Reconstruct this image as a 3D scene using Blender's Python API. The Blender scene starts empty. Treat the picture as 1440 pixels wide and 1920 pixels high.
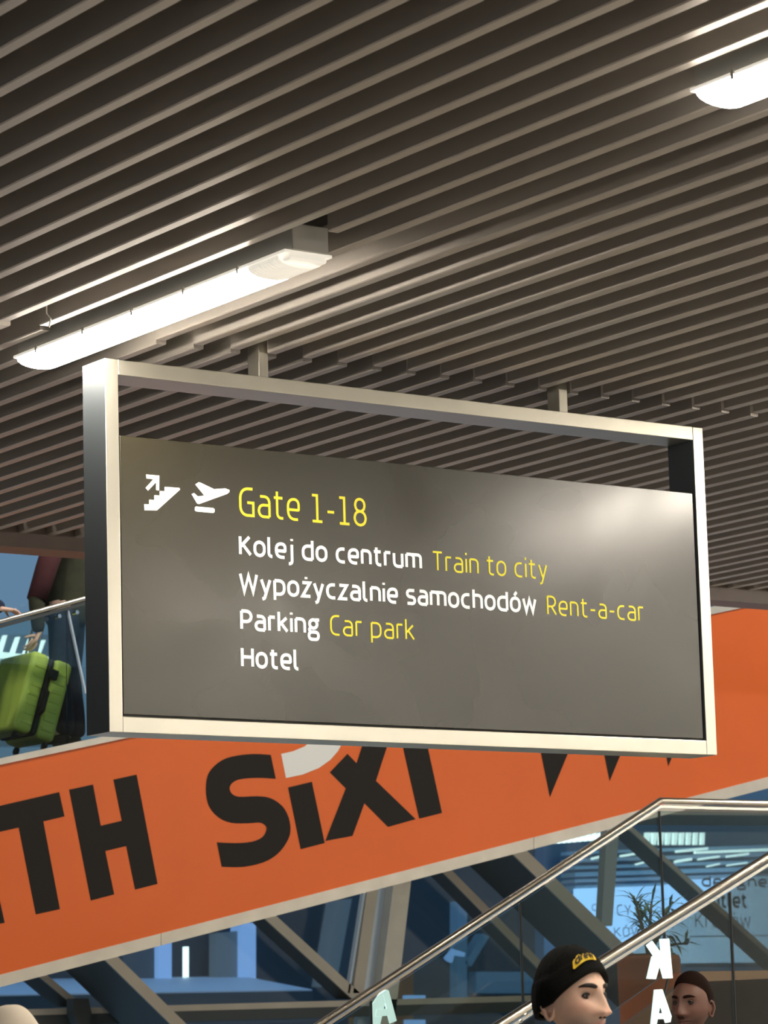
import bpy, bmesh, math, random
import numpy as np
from mathutils import Vector, Matrix
random.seed(7)
PI = math.pi
sc = bpy.context.scene
C = sc.collection

# ------------------------------------------------------------------ camera
F_PX, PITCH, ROLL, YAW = 5872.56, .16610494, -.02782564, .62037793
EYE = np.array([0, 0, 1.65])
def cam_axes(p, r, t):
    f0 = np.array([math.sin(t), math.cos(t), 0]); r0 = np.array([math.cos(t), -math.sin(t), 0]); u0 = np.array([0, 0, 1.])
    f = f0*math.cos(p)+u0*math.sin(p); u = u0*math.cos(p)-f0*math.sin(p)
    return r0*math.cos(r)+u*math.sin(r), u*math.cos(r)-r0*math.sin(r), f
RT, UP, FW = cam_axes(PITCH, ROLL, YAW)
cd = bpy.data.cameras.new('camera'); cam = bpy.data.objects.new('camera', cd); C.objects.link(cam)
cd.sensor_fit = 'VERTICAL'; cd.sensor_height = 36; cd.lens = F_PX/1920*36
cd.clip_start = .05; cd.clip_end = 400
cd.dof.use_dof = True; cd.dof.focus_distance = 12.5; cd.dof.aperture_fstop = 9.0
cam.matrix_world = Matrix(((RT[0], UP[0], -FW[0], EYE[0]), (RT[1], UP[1], -FW[1], EYE[1]), (RT[2], UP[2], -FW[2], EYE[2]), (0, 0, 0, 1)))
sc.camera = cam
def at(px, py, axis, val):          # photo pixel -> point on a real plane of the place
    d = FW+RT*(px-720)/F_PX-UP*(py-960)/F_PX
    return EYE+d*(val-EYE[axis])/d[axis]
def atd(px, py, dist):
    return EYE+(FW+RT*(px-720)/F_PX-UP*(py-960)/F_PX)*dist

# ------------------------------------------------------------------ sky, exposure
w = bpy.data.worlds.new('dusk'); sc.world = w; w.use_nodes = True
nt = w.node_tree; bg = nt.nodes['Background']
tc = nt.nodes.new('ShaderNodeTexCoord'); sx = nt.nodes.new('ShaderNodeSeparateXYZ'); rp = nt.nodes.new('ShaderNodeValToRGB')
nt.links.new(tc.outputs['Generated'], sx.inputs[0]); nt.links.new(sx.outputs['Z'], rp.inputs[0]); nt.links.new(rp.outputs[0], bg.inputs[0])
rp.color_ramp.elements[0].position = 0; rp.color_ramp.elements[0].color = (.20, .34, .50, 1)
rp.color_ramp.elements[1].position = .8; rp.color_ramp.elements[1].color = (.28, .52, .90, 1)
bg.inputs[1].default_value = .85
sc.view_settings.view_transform = 'Standard'; sc.view_settings.look = 'None'
sc.view_settings.gamma = 1; sc.view_settings.use_curve_mapping = False
sc.view_settings.exposure = 0.0
sc.cycles.use_denoising = True
sc.cycles.max_bounces = 7; sc.cycles.transparent_max_bounces = 24
LAMP = 66.0           # strength of the luminaires' diffusers
WALK_FILL = 190.0          # strength of the unseen lamps added over the walkway

# ------------------------------------------------------------------ materials
def mat(name, col, rough=.5, metal=0., spec=.5, noise=0., nscale=8., bump=0., bscale=200., emit=None, estr=0., rnoise=0., stretch=None):
    m = bpy.data.materials.new(name); m.use_nodes = True; n = m.node_tree.nodes; l = m.node_tree.links
    b = n['Principled BSDF']; b.inputs['Base Color'].default_value = (*col, 1); b.inputs['Roughness'].default_value = rough
    b.inputs['Metallic'].default_value = metal; b.inputs['Specular IOR Level'].default_value = spec
    if noise or bump or rnoise:
        t = n.new('ShaderNodeTexCoord'); mp = n.new('ShaderNodeMapping'); l.new(t.outputs['Object'], mp.inputs[0])
        if stretch: mp.inputs['Scale'].default_value = stretch
    if noise:
        x = n.new('ShaderNodeTexNoise'); x.inputs['Scale'].default_value = nscale; x.inputs['Detail'].default_value = 5; l.new(mp.outputs[0], x.inputs[0])
        mr = n.new('ShaderNodeMapRange'); mr.inputs[1].default_value = .3; mr.inputs[2].default_value = .7; mr.inputs[3].default_value = 1-noise; mr.inputs[4].default_value = 1+noise
        l.new(x.outputs[0], mr.inputs[0])
        mx = n.new('ShaderNodeVectorMath'); mx.operation = 'SCALE'; mx.inputs[0].default_value = col; l.new(mr.outputs[0], mx.inputs['Scale']); l.new(mx.outputs[0], b.inputs['Base Color'])
    if rnoise:
        x = n.new('ShaderNodeTexNoise'); x.inputs['Scale'].default_value = 1.6; x.inputs['Detail'].default_value = 2.5; x.inputs['Distortion'].default_value = .6; l.new(mp.outputs[0], x.inputs[0])
        mr = n.new('ShaderNodeMapRange'); mr.inputs[1].default_value = .3; mr.inputs[2].default_value = .7; mr.inputs[3].default_value = rough-rnoise; mr.inputs[4].default_value = rough+rnoise
        l.new(x.outputs[0], mr.inputs[0]); l.new(mr.outputs[0], b.inputs['Roughness'])
    if bump:
        x = n.new('ShaderNodeTexNoise'); x.inputs['Scale'].default_value = bscale; l.new(mp.outputs[0], x.inputs[0])
        bp = n.new('ShaderNodeBump'); bp.inputs['Strength'].default_value = bump; bp.inputs['Distance'].default_value = .01; l.new(x.outputs[0], bp.inputs['Height']); l.new(bp.outputs[0], b.inputs['Normal'])
    if emit:
        b.inputs['Emission Color'].default_value = (*emit, 1); b.inputs['Emission Strength'].default_value = estr
    return m
def glass(name, tint, refl=.08, rough=.02):
    m = bpy.data.materials.new(name); m.use_nodes = True; n = m.node_tree.nodes; l = m.node_tree.links; n.clear()
    o = n.new('ShaderNodeOutputMaterial'); mx = n.new('ShaderNodeMixShader'); t = n.new('ShaderNodeBsdfTransparent'); g = n.new('ShaderNodeBsdfGlossy')
    fr = n.new('ShaderNodeFresnel'); fr.inputs[0].default_value = 1.45
    t.inputs[0].default_value = (*tint, 1); g.inputs['Roughness'].default_value = rough
    l.new(fr.outputs[0], mx.inputs[0]); l.new(t.outputs[0], mx.inputs[1]); l.new(g.outputs[0], mx.inputs[2]); l.new(mx.outputs[0], o.inputs[0])
    return m
def skin_mat(name, col):
    m = mat(name, col, .5, noise=.05, nscale=30)
    n = m.node_tree.nodes; l = m.node_tree.links; b = n['Principled BSDF']
    b.inputs['Subsurface Weight'].default_value = .12; b.inputs['Subsurface Radius'].default_value = (.01, .004, .002)
    a = n.new('ShaderNodeAttribute'); a.attribute_name = 'tone'
    mu = n.new('ShaderNodeVectorMath'); mu.operation = 'MULTIPLY'
    src = b.inputs['Base Color'].links[0].from_socket
    l.new(src, mu.inputs[0]); l.new(a.outputs['Vector'], mu.inputs[1]); l.new(mu.outputs[0], b.inputs['Base Color'])
    return m
M = dict(
    slat=mat('slat_lacquer', (.56, .515, .465), .42, .6, .5, noise=.06, nscale=3, stretch=(1, .2, 1)),
    deck=mat('plenum_dark', (.03, .026, .022), .9),
    frame=mat('satin_aluminium', (.74, .71, .61), .34, 1., noise=.04, nscale=4),
    frame_side_shade=mat('shaded_frame_side', (.052, .060, .066), .5, 0, .25),
    panel=mat('sign_panel_grey', (.028, .024, .012), .28, 0, 1.0, noise=.05, nscale=1.5, rnoise=.05),
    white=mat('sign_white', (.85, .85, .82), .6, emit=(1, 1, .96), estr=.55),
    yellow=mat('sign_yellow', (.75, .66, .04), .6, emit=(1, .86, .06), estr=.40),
    housing=mat('luminaire_grey', (.55, .53, .48), .45, noise=.04),
    diffuser=mat('luminaire_diffuser', (.9, .88, .8), .3, emit=(1, .91, .78), estr=LAMP),
    lens=mat('luminaire_lens_end', (.80, .76, .66), .25, emit=(1, .93, .8), estr=.6),
    orange=mat('orange_cladding', (.68, .118, .012), .42, 0, .4, noise=.03, nscale=2),
    black=mat('black_vinyl', (.020, .016, .012), .6, 0, .12),
    cream=mat('cream_vinyl', (.72, .70, .62), .5),
    trim=mat('champagne_trim', (.60, .54, .43), .4, .35, noise=.08, nscale=5),
    steel=mat('polished_steel', (.90, .84, .72), .26, 1),
    rubber=mat('dark_gasket', (.03, .03, .028), .6),
    glass=glass('balustrade_glass', (.80, .86, .84)),
    fglass=glass('facade_glass', (.81, .84, .84)),
    warm_reflection_glass=glass('balustrade_glass_warm', (.80, .74, .66)),  # warm tint stands in for the orange cladding reflected in the pane
    girder=mat('girder_paint', (.44, .38, .29), .5, noise=.06, nscale=3),
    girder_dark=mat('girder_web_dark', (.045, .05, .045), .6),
    bluegrey=mat('bluegrey_metal', (.42, .50, .56), .5),
    beam=mat('edge_beam', (.17, .13, .11), .4, noise=.06),
    floor=mat('terrazzo', (.52, .49, .44), .3, noise=.08, nscale=3),
    wall=mat('painted_wall', (.66, .62, .54), .8, noise=.03),
    lime=mat('lime_shell', (.74, .92, .15), .4),
    navy=mat('navy_cloth', (.012, .018, .05), .9, bump=.3),
    jeans=mat('dark_denim', (.022, .035, .055), .9, noise=.2, nscale=25, bump=.3),
    olive=mat('olive_cloth', (.045, .045, .022), .9, noise=.15, nscale=15, bump=.3),
    maroon=mat('maroon_cloth', (.06, .014, .014), .9, noise=.15, nscale=15),
    blackknit=mat('black_knit', (.006, .006, .005), .95, 0, .2, bump=.6, bscale=420),
    blackcoat=mat('black_jacket', (.010, .010, .011), .6, bump=.2, bscale=60),
    creamknit=mat('cream_knit', (.78, .68, .55), .9),
    yellowthread=mat('yellow_thread', (.85, .55, .02), .7),
    blackthread=mat('black_thread', (.01, .008, .006), .8),
    skin=skin_mat('fair_skin', (.90, .59, .43)),
    skin2=skin_mat('reflection_dim_skin', (.17, .080, .055)),
    eye=mat('eye_white', (.55, .48, .42), .2), iris=mat('iris_brown', (.035, .018, .01), .2),
    hair=mat('dark_brown_hair', (.02, .011, .006), .7), hair2=mat('reddish_brown_hair', (.014, .006, .004), .9, 0, .1),
    leaf=mat('palm_leaf', (.05, .12, .045), .5, noise=.3, nscale=9), stem=mat('palm_stem', (.16, .12, .04), .7),
    pot=mat('terracotta_orange_pot', (.42, .13, .025), .5, noise=.1, nscale=6),
    glow_letters=mat('pale_letter_glow', (.8, .95, .92), .4, emit=(.80, 1, .95), estr=.95),
    blueroof=mat('pale_blue_roof', (.75, .85, .95), .5), screen=mat('pale_blue_screen', (.1, .12, .15), .5, emit=(.30, .56, 1.0), estr=2.7),
    screenink=mat('screen_ink', (.02, .03, .05), .5), dkblue=mat('dark_facade', (.05, .07, .085), .6),
    dkgrey=mat('dark_grey_render', (.15, .17, .18), .7), litwall=mat('lit_grey_wall', (.36, .38, .36), .7),
    lightstreak=mat('cool_light_streak', (.8, .9, .9), .4, emit=(.82, 1, .92), estr=1.9), paleblue=mat('pale_blue_finish', (.35, .52, .62), .4),
    skypanel=mat('pale_blue_glow', (.2, .3, .4), .5, emit=(.26, .50, 1.0), estr=.75),
    deepblue=mat('deep_blue_finish', (.10, .20, .30), .4), step=mat('stair_grey', (.24, .23, .20), .6, noise=.06),
    stringer=mat('stringer_champagne', (.45, .36, .27), .35, .5),
)

M['panel'].node_tree.nodes['Principled BSDF'].inputs['IOR'].default_value = 1.5
# ------------------------------------------------------------------ builders
ORG = {}
def props(o, label=None, cat=None, group=None, kind=None):
    if label: o['label'] = label
    if cat: o['category'] = cat
    if group: o['group'] = group
    if kind: o['kind'] = kind
    return o
def thing(name, loc, label, cat, group=None, kind=None):
    o = bpy.data.objects.new(name, None); C.objects.link(o); o.empty_display_size = .1
    o.location = loc; ORG[o.name] = np.array(loc, float)
    return props(o, label, cat, group, kind)
def mk(name, V, Fc, m, parent=None, label=None, smooth=False, cat=None, group=None, kind=None):
    V = np.asarray(V, float)
    if parent is not None: org = ORG[parent.name]
    else: org = V.mean(0); org = np.array([org[0], org[1], V[:, 2].min()])
    me = bpy.data.meshes.new(name); me.from_pydata((V-org).tolist(), [], [tuple(f) for f in Fc])
    bm = bmesh.new(); bm.from_mesh(me); bmesh.ops.recalc_face_normals(bm, faces=bm.faces[:]); bm.to_mesh(me); bm.free()
    me.materials.append(m)
    if smooth:
        for p in me.polygons: p.use_smooth = True
    o = bpy.data.objects.new(name, me); C.objects.link(o)
    if parent is None: o.location = org
    else: o.parent = parent
    ORG[o.name] = org
    return props(o, label, cat, group, kind)
def box(x0, x1, y0, y1, z0, z1):
    V = [(x, y, z) for z in (z0, z1) for y in (y0, y1) for x in (x0, x1)]
    return V, [(0, 2, 3, 1), (4, 5, 7, 6), (0, 1, 5, 4), (2, 6, 7, 3), (0, 4, 6, 2), (1, 3, 7, 5)]
def joinm(*parts):
    V, Fc = [], []
    for v, f in parts:
        n = len(V); V += [tuple(p) for p in v]; Fc += [tuple(i+n for i in q) for q in f]
    return V, Fc
def prism(poly, vec):               # planar polygon in 3D pushed along vec
    poly = [np.asarray(p, float) for p in poly]; n = len(poly); vec = np.asarray(vec, float)
    V = poly+[p+vec for p in poly]
    return V, [tuple(range(n)), tuple(range(2*n-1, n-1, -1))]+[(i, (i+1) % n, (i+1) % n+n, i+n) for i in range(n)]
def pxprism(Y, pts, depth): return prism([at(x, y, 1, Y) for x, y in pts], (0, depth, 0))
def tube(pts, r, n=10, cap=True):
    pts = [np.asarray(p, float) for p in pts]; V, Fc = [], []
    rr = r if hasattr(r, '__len__') else [r]*len(pts)
    prev = None
    for i, p in enumerate(pts):
        a = pts[max(i-1, 0)]; b = pts[min(i+1, len(pts)-1)]; d = (b-a)/np.linalg.norm(b-a)
        if prev is None:
            h = np.array([0, 0, 1.]) if abs(d[2]) < .9 else np.array([1., 0, 0])
            u = np.cross(d, h)
        else: u = prev-d*np.dot(prev, d)
        u /= np.linalg.norm(u); v = np.cross(d, u); prev = u
        for k in range(n):
            t = 2*PI*k/n; V.append(p+rr[i]*(u*math.cos(t)+v*math.sin(t)))
    for i in range(len(pts)-1):
        for k in range(n): Fc.append((i*n+k, i*n+(k+1) % n, (i+1)*n+(k+1) % n, (i+1)*n+k))
    if cap: Fc += [tuple(range(n-1, -1, -1)), tuple(range((len(pts)-1)*n, len(pts)*n))]
    return V, Fc
def bevel(o, wd, seg=2):
    b = o.modifiers.new('bevel', 'BEVEL'); b.width = wd; b.segments = seg; b.limit_method = 'ANGLE'; return o

# ------------------------------------------------------------------ stroke lettering
def fillet(pts, closed):
    out = []; n = len(pts)
    for i, q in enumerate(pts):
        p = np.array(q[:2], float); r = q[2] if len(q) > 2 else 0
        if r <= 0 or (not closed and i in (0, n-1)): out.append(p); continue
        a = np.array(pts[i-1][:2], float); b = np.array(pts[(i+1) % n][:2], float)
        da, db = a-p, b-p; la, lb = np.linalg.norm(da), np.linalg.norm(db)
        r = min(r, la*.5 if (closed or i > 1) else la, lb*.5 if (closed or i < n-2) else lb); s, e = p+da/la*r, p+db/lb*r
        for k in range(7):
            t = k/6; 
            out.append((1-t)**2*s+2*t*(1-t)*(p*.82+(s+e)*.09)+t*t*e)
    return out
def ribbon(pts, wd, closed, sx):
    pts = [np.array([p[0]*sx, p[1]]) for p in pts]; q = [pts[0]]
    for p in pts[1:]:
        if np.linalg.norm(p-q[-1]) > 1e-5: q.append(p)
    if closed and np.linalg.norm(q[0]-q[-1]) < 1e-5: q.pop()
    n = len(q); L, Rr = [], []
    for i, p in enumerate(q):
        a = q[i-1] if (closed or i > 0) else None; b = q[(i+1) % n] if (closed or i < n-1) else None
        d1 = (p-a)/np.linalg.norm(p-a) if a is not None else None; d2 = (b-p)/np.linalg.norm(b-p) if b is not None else None
        if d1 is None: d1 = d2
        if d2 is None: d2 = d1
        n1 = np.array([-d1[1], d1[0]]); n2 = np.array([-d2[1], d2[0]]); m = n1+n2; m /= max(np.linalg.norm(m), 1e-6)
        k = wd/2/max(np.dot(m, n1), .35); L.append(p+m*k); Rr.append(p-m*k)
    V = L+Rr; Fc = [(i, (i+1) % n, (i+1) % n+n, i+n) for i in range(n if closed else n-1)]
    return V, Fc
X = .76
GL = {
 'o': (.50, [(1, [(0, 0, .25), (0, X, .25), (.5, X, .25), (.5, 0, .25)])]),
 'c': (.42, [(0, [(.42, X-.01), (0, X, .27), (0, 0, .27), (.42, .01)])]),
 'd': (.50, [(0, [(.5, 1.08), (.5, 0)]), (0, [(.5, X), (0, X, .25), (0, 0, .25), (.5, 0)])]),
 'p': (.50, [(0, [(0, X), (0, -.28)]), (0, [(0, X), (.5, X, .25), (.5, 0, .25), (0, 0)])]),
 'a': (.46, [(0, [(.06, X), (.46, X, .2), (.46, 0)]), (0, [(.46, .44), (0, .44, .2), (0, 0, .2), (.46, 0)])]),
 'e': (.47, [(0, [(.43, 0), (0, 0, .26), (0, X, .26), (.47, X, .24), (.47, .36, .03), (.02, .36)])]),
 'n': (.46, [(0, [(0, 0), (0, X)]), (0, [(0, X), (.46, X, .2), (.46, 0)])]),
 'm': (.80, [(0, [(0, 0), (0, X)]), (0, [(0, X), (.4, X, .17), (.4, 0)]), (0, [(.3, X), (.8, X, .17), (.8, 0)])]),
 'r': (.26, [(0, [(0, 0), (0, X)]), (0, [(0, X), (.3, X)])]),
 't': (.34, [(0, [(.1, 1.0), (.1, 0, .16), (.36, 0)]), (0, [(-.04, X), (.34, X)])]),
 'u': (.46, [(0, [(0, X), (0, 0, .2), (.46, 0)]), (0, [(.46, X), (.46, 0)])]),
 'y': (.46, [(0, [(0, X), (.23, .02)]), (0, [(.46, X), (.16, -.24, .04), (.04, -.28)])]),
 'w': (.70, [(0, [(0, X), (.16, 0), (.35, .72), (.54, 0), (.70, X)])]),
 'z': (.40, [(0, [(0, X), (.4, X), (0, 0), (.42, 0)])]),
 's': (.40, [(0, [(.4, X), (0, X, .19), (0, .40, .19), (.42, .36, .19), (.42, 0, .19), (0, 0)])]),
 'l': (.16, [(0, [(0, 1.08), (0, 0, .15), (.18, 0)])]),
 'i': (.0, [(0, [(0, X), (0, 0)]), (0, [(0, .97), (0, 1.09)])]),
 'j': (.12, [(0, [(.12, X), (.12, -.28, .14), (-.06, -.28)]), (0, [(.12, .97), (.12, 1.09)])]),
 'k': (.42, [(0, [(0, 1.08), (0, 0)]), (0, [(.40, X), (.03, .37)]), (0, [(.12, .46), (.44, 0)])]),
 'h': (.46, [(0, [(0, 1.08), (0, 0)]), (0, [(0, X), (.46, X, .2), (.46, 0)])]),
 'g': (.48, [(1, [(.02, .28, .2), (.02, X, .2), (.42, X, .2), (.42, .28, .2)]), (0, [(.34, X), (.54, X)]), (0, [(.08, .33), (.0, .2, .04), (.06, .06)]), (1, [(-.02, -.30, .15), (-.02, .06, .15), (.48, .06, .15), (.48, -.30, .15)])]),
 'G': (.56, [(0, [(.54, 1), (0, 1, .32), (0, 0, .32), (.56, 0), (.56, .48), (.30, .48)])]),
 '1': (.44, [(0, [(.0, .99), (.22, .99), (.22, 0)]), (0, [(0, 0), (.44, 0)])]),
 '-': (.30, [(0, [(0, .40), (.30, .40)])]),
 '8': (.50, [(1, [(.04, .53, .2), (.04, 1, .2), (.46, 1, .2), (.46, .53, .2)]), (1, [(0, 0, .25), (0, .53, .25), (.5, .53, .25), (.5, 0, .25)])]),
 'K': (.52, [(0, [(0, 0), (0, 1)]), (0, [(.48, 1), (.04, .46)]), (0, [(.13, .57), (.54, 0)])]),
 'W': (.86, [(0, [(0, 1), (.2, 0), (.43, .93), (.66, 0), (.86, 1)])]),
 'P': (.50, [(0, [(0, 0), (0, 1)]), (0, [(0, 1), (.5, 1, .25), (.5, .42, .25), (0, .42)])]),
 'T': (.54, [(0, [(0, 1), (.54, 1)]), (0, [(.27, 1), (.27, 0)])]),
 'R': (.50, [(0, [(0, 0), (0, 1)]), (0, [(0, 1), (.48, 1, .25), (.48, .44, .25), (0, .44)]), (0, [(.24, .44), (.52, 0)])]),
 'C': (.46, [(0, [(.46, 1), (0, 1, .28), (0, 0, .28), (.46, 0)])]),
 'H': (.54, [(0, [(0, 0), (0, 1)]), (0, [(.54, 0), (.54, 1)]), (0, [(0, .52), (.54, .52)])]),
 'D': (.52, [(1, [(0, 0), (0, 1), (.52, 1, .25), (.52, 0, .25)])]),
 'J': (.30, [(0, [(.3, 1), (.3, 0, .16), (0, 0)])]), 'N': (.52, [(0, [(0, 0), (0, 1), (.52, 0), (.52, 1)])]),
 'Y': (.52, [(0, [(0, 1), (.26, .45), (.52, 1)]), (0, [(.26, .45), (.26, 0)])]),
 'A': (.6, [(0, [(0, 0), (.3, 1), (.6, 0)]), (0, [(.12, .34), (.48, .34)])]),
 ' ': (.12, []),
}
GL['ż'] = (.40, GL['z'][1]+[(0, [(.2, .97), (.2, 1.09)])]); GL['ó'] = (.5, GL['o'][1]+[(0, [(.2, .9), (.34, 1.12)])])
GL['Ó'] = (.5, [(1, [(0, 0, .25), (0, 1, .25), (.5, 1, .25), (.5, 0, .25)]), (0, [(.2, 1.12), (.34, 1.3)])])
def letters(s, wd, width=None, track=.24, words=False):
    items = []; x = 0; wi = 0
    for ch in s:
        g = GL[ch]; items.append((x, g[1], wi)); x += g[0]+track; wi += ch == ' '
    adv = x-track; sx = 1.0 if width is None else (width-wd)/adv
    out = []; dz = 0; wid = []
    for ox, strokes, wi in items:
        for closed, pts in strokes:
            P = fillet([(p[0]+ox, p[1]*(1-wd)+wd/2 if p[1] > 0 else p[1]+wd/2)+tuple(p[2:]) for p in pts], closed)
            V, Fc = ribbon(P, wd, closed, sx); dz = (dz+1) % 3
            out.append(([(v[0]+wd/2, v[1], dz) for v in V], Fc)); wid.append(wi)
    if words: return [joinm(*[q for q, i in zip(out, wid) if i == j]) for j in sorted(set(wid))]
    return joinm(*out)
def flat_text(name, s, cap, wd, org, ux, uz, un, m, parent, width=None, label=None, track=.24, mirror=False):
    org, ux, uz, un = [np.array(q, float) for q in (org, ux, uz, un)]
    for (V, Fc), wrd in zip(letters(s, wd, None if width is None else width/cap, track, True), s.split()):
        W = [org+ux*v[0]*cap+uz*v[1]*cap+un*(v[2]*.0003) for v in V]
        mk(name, W, Fc, m, parent, None if label is None else label+' '+wrd)

# ================================================================== SETTING
ZC, PT, OFF, OFL = 4.3521, .1726636, 3.994829, 4.034122
YJ0, YJ1, YE = 10.196, 10.258, 14.53
SW, SH = .046, .105
fl = mk('floor', *box(-14, 40, -12, 23.0, -.1, 0), M['floor'], kind='structure')
ceil = thing('ceiling', (0, 0, ZC), None, None, kind='structure')
mk('ceiling_deck', *box(-9, 24, -8, YE, ZC+.34, ZC+.40), M['deck'], ceil)
def slat_mesh(nm, L):
    me = bpy.data.meshes.new(nm); b = .004; h = SW/2
    prof = [(-h, SH), (-h, b), (-h+b, 0), (h-b, 0), (h, b), (h, SH)]; n = len(prof)
    V = [(x, y, z) for y in (0, L) for x, z in prof]
    Fc = [(i, i+1, i+1+n, i+n) for i in range(n-1)]+[(n-1, 0, n, 2*n-1), tuple(range(n-1, -1, -1)), tuple(range(n, 2*n))]
    me.from_pydata(V, [], Fc); me.materials.append(M['slat']); return me
def slat(me, x, y):
    o = bpy.data.objects.new('slat', me); C.objects.link(o); o.parent = ceil; o.location = (x, y, 0); return o
near = slat_mesh('slat', YJ0+7.9); far = slat_mesh('slat', YE-YJ1)
for n in range(-46, 112):
    x = OFF+n*PT
    if n == 11: continue
    slat(near, x, -7.9)
for n in range(-6, 76):
    x = OFL+n*PT
    if n != 11: slat(far, x, YJ1)
# the row of luminaires takes the place of slat 11
XL = 5.885
LY = [8.45-4.15*k for k in range(0, 4)]        # near ends of the luminaires
slat(slat_mesh('slat', YE-10.70), OFL+11*PT, 10.70)
slat(slat_mesh('slat', 1.92), OFF+11*PT, 6.58)
# carriers above the slats
for y in (-6, -3, 0, 3, 6, 9.95, 10.5, 13):
    mk('carrier_rail', *box(-9, 24, y, y+.03, ZC+SH, ZC+SH+.05), M['deck'], ceil)
mk('trim_1', *box(-9, 26, YE, YE+.22, 4.276, 4.62), M['beam'], kind='structure', label='dark edge beam closing the slatted ceiling')
mk('wall_back', *box(-14, 40, -12.2, -12, 0, 4.9), M['wall'], kind='structure')
mk('wall_left', *box(-14.2, -14, -12, 14.5, 0, 4.9), M['wall'], kind='structure')
mk('wall_right', *box(31, 31.2, -12, 15, 0, 4.9), M['wall'], kind='structure')

mk('wall_skyblock', *box(-30, 10.5, 25, 25.2, 0, 10), mat('skyblock_dark', (.10, .11, .115), .8), kind='structure')  # added out of view to block sky light from the sign's left side
mk('trim_2', *box(-30, 40, YE+.4, 25.2, 9.6, 9.8), M['wall'], kind='structure', label='high roof over the walkway hall, added to block sky light')  # added out of view, keeps sky light from above off the hall
# ------------------------------------------------------------------ luminaires
def luminaire(y0, L, x, label, group, lamp=True):
    t = thing('linear_luminaire', (x, y0, ZC-.075), label, 'ceiling light', group)
    z0 = ZC-.075
    bevel(mk('housing', *box(x-.072, x+.078, y0, y0+L, z0+.035, z0+.13), M['housing'], t), .004)
    mk('housing_lip', *box(x-.098, x+.098, y0+.01, y0+L-.01, z0+.026, z0+.036), M['lens'], t)
    # shallow curved cover: ribbed end given a weak glow, lit middle
    def cover(a, b, name, m, ribs=0):
        V, Fc = [], []; n = 10; ys = [a, b]
        if ribs:
            ys = list(np.linspace(a, b, ribs*2+1))
        for i, y in enumerate(ys):
            s = 1.0-(.12 if (ribs and i % 2) else 0)
            for k in range(n+1):
                th = PI*k/n; V.append((x-.094*math.cos(th)*(1-.02*(s < 1)), y, z0+.026-.036*s*math.sin(th)**.8))
        for i in range(len(ys)-1):
            for k in range(n): Fc.append((i*(n+1)+k, i*(n+1)+k+1, (i+1)*(n+1)+k+1, (i+1)*(n+1)+k))
        Fc += [tuple(range(n+1)), tuple(range((len(ys)-1)*(n+1), len(ys)*(n+1)))]
        mk(name, V, Fc, m, t, smooth=False)
    cover(y0+.06, y0+.25, 'ribbed_lens', M['lens'], 9)
    cover(y0+.25, y0+L-.03, 'diffuser', M['diffuser'])
    bevel(mk('end_cap', *box(x-.078, x+.078, y0+.01, y0+.06, z0+.004, z0+.034), M['lens'], t), .008)
    for k in range(5):
        yy = y0+.3+k*(L-.5)/4
        mk('clip', *box(x-.102, x-.096, yy, yy+.012, z0+.014, z0+.042), M['housing'], t)
luminaire(8.63, 1.94, XL, 'long lit strip light set between slats above the sign, upper left', 'strip lights in the slatted ceiling')
luminaire(4.2, 2.34, XL, 'strip light at the upper right edge, only its far tip in view', 'strip lights in the slatted ceiling')
for x in (10.2, 14.5, 18.8, 23.1):
    for y in (-5.35, -1.2, 2.95, 7.1)+((11.2,) if x > 12 else ()):
        luminaire(y, 2.33, x, 'strip light in the ceiling outside the view', 'strip lights out of view')
for y in (.12, -4.03): luminaire(y, 2.33, XL, 'strip light in the ceiling outside the view', 'strip lights out of view')

# little cable tails hanging at the slat joints
for px, py, l in ((87, 588, .055), (171, 597, .05)):
    p = at(px, py, 2, ZC-.0)
    mk('cable_tail', *tube([p+np.array([0, 0, .08]), p, p+np.array([.012, -.01, -.02]), p+np.array([.004, -.012, -l])], .003, 6), M['housing'], ceil)

# ================================================================== SIGN
SX0, SX1, SZ0, SZ1, SY = 5.963, 8.986, 2.809, 4.2455, 10.158
IX0, IX1, IZ0, IZ1 = 6.022, 8.928, 2.870, 4.186
SD = .172
sign = thing('direction_sign', (7.475, SY, SZ0), 'large framed grey direction sign with yellow and white lettering hung under the slatted ceiling', 'sign')
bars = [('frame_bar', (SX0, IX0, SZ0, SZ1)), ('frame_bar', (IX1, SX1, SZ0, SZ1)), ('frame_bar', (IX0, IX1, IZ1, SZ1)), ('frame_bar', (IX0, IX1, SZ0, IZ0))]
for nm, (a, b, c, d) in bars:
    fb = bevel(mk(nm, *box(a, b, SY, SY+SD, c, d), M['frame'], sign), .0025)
    fb.data.materials.append(M['frame_side_shade'])  # bar sides coloured darker to stand in for their dim reflection
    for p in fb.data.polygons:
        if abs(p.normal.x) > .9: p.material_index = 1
PXX0, PXX1, PZ0, PZ1 = 6.031, 8.920, 2.879, 3.951
PY = SY+.010
panel = bevel(mk('sign_panel', *box(PXX0, PXX1, PY, PY+.12, PZ0, PZ1), M['panel'], sign), .002)
mk('gasket', *joinm(box(IX0, PXX0, PY+.01, PY+.1, IZ0, PZ1), box(PXX1, IX1, PY+.01, PY+.1, IZ0, PZ1), box(IX0, IX1, PY+.01, PY+.1, IZ0, PZ0)), M['rubber'], sign)
for x in (6.702, 8.228):
    bevel(mk('hanging_post', *box(x, x+.044, SY+.05, SY+.132, SZ1-.002, ZC+.33), M['frame'], sign), .002)
ux, uz, un = (1, 0, 0), (0, 0, 1), (0, -1, 0)
TY = PY-.0008
def line(s, x0, x1, z, cap, wd, m, lb):
    flat_text('lettering', s, cap, wd, (x0, TY, z), ux, uz, un, m, panel, width=x1-x0, label=lb)
line('Gate 1-18', 6.568, 7.178, 3.677, .117, .095, M['yellow'], 'yellow word')
line('Kolej do centrum', 6.563, 7.447, 3.520, .083, .155, M['white'], 'white word')
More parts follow.
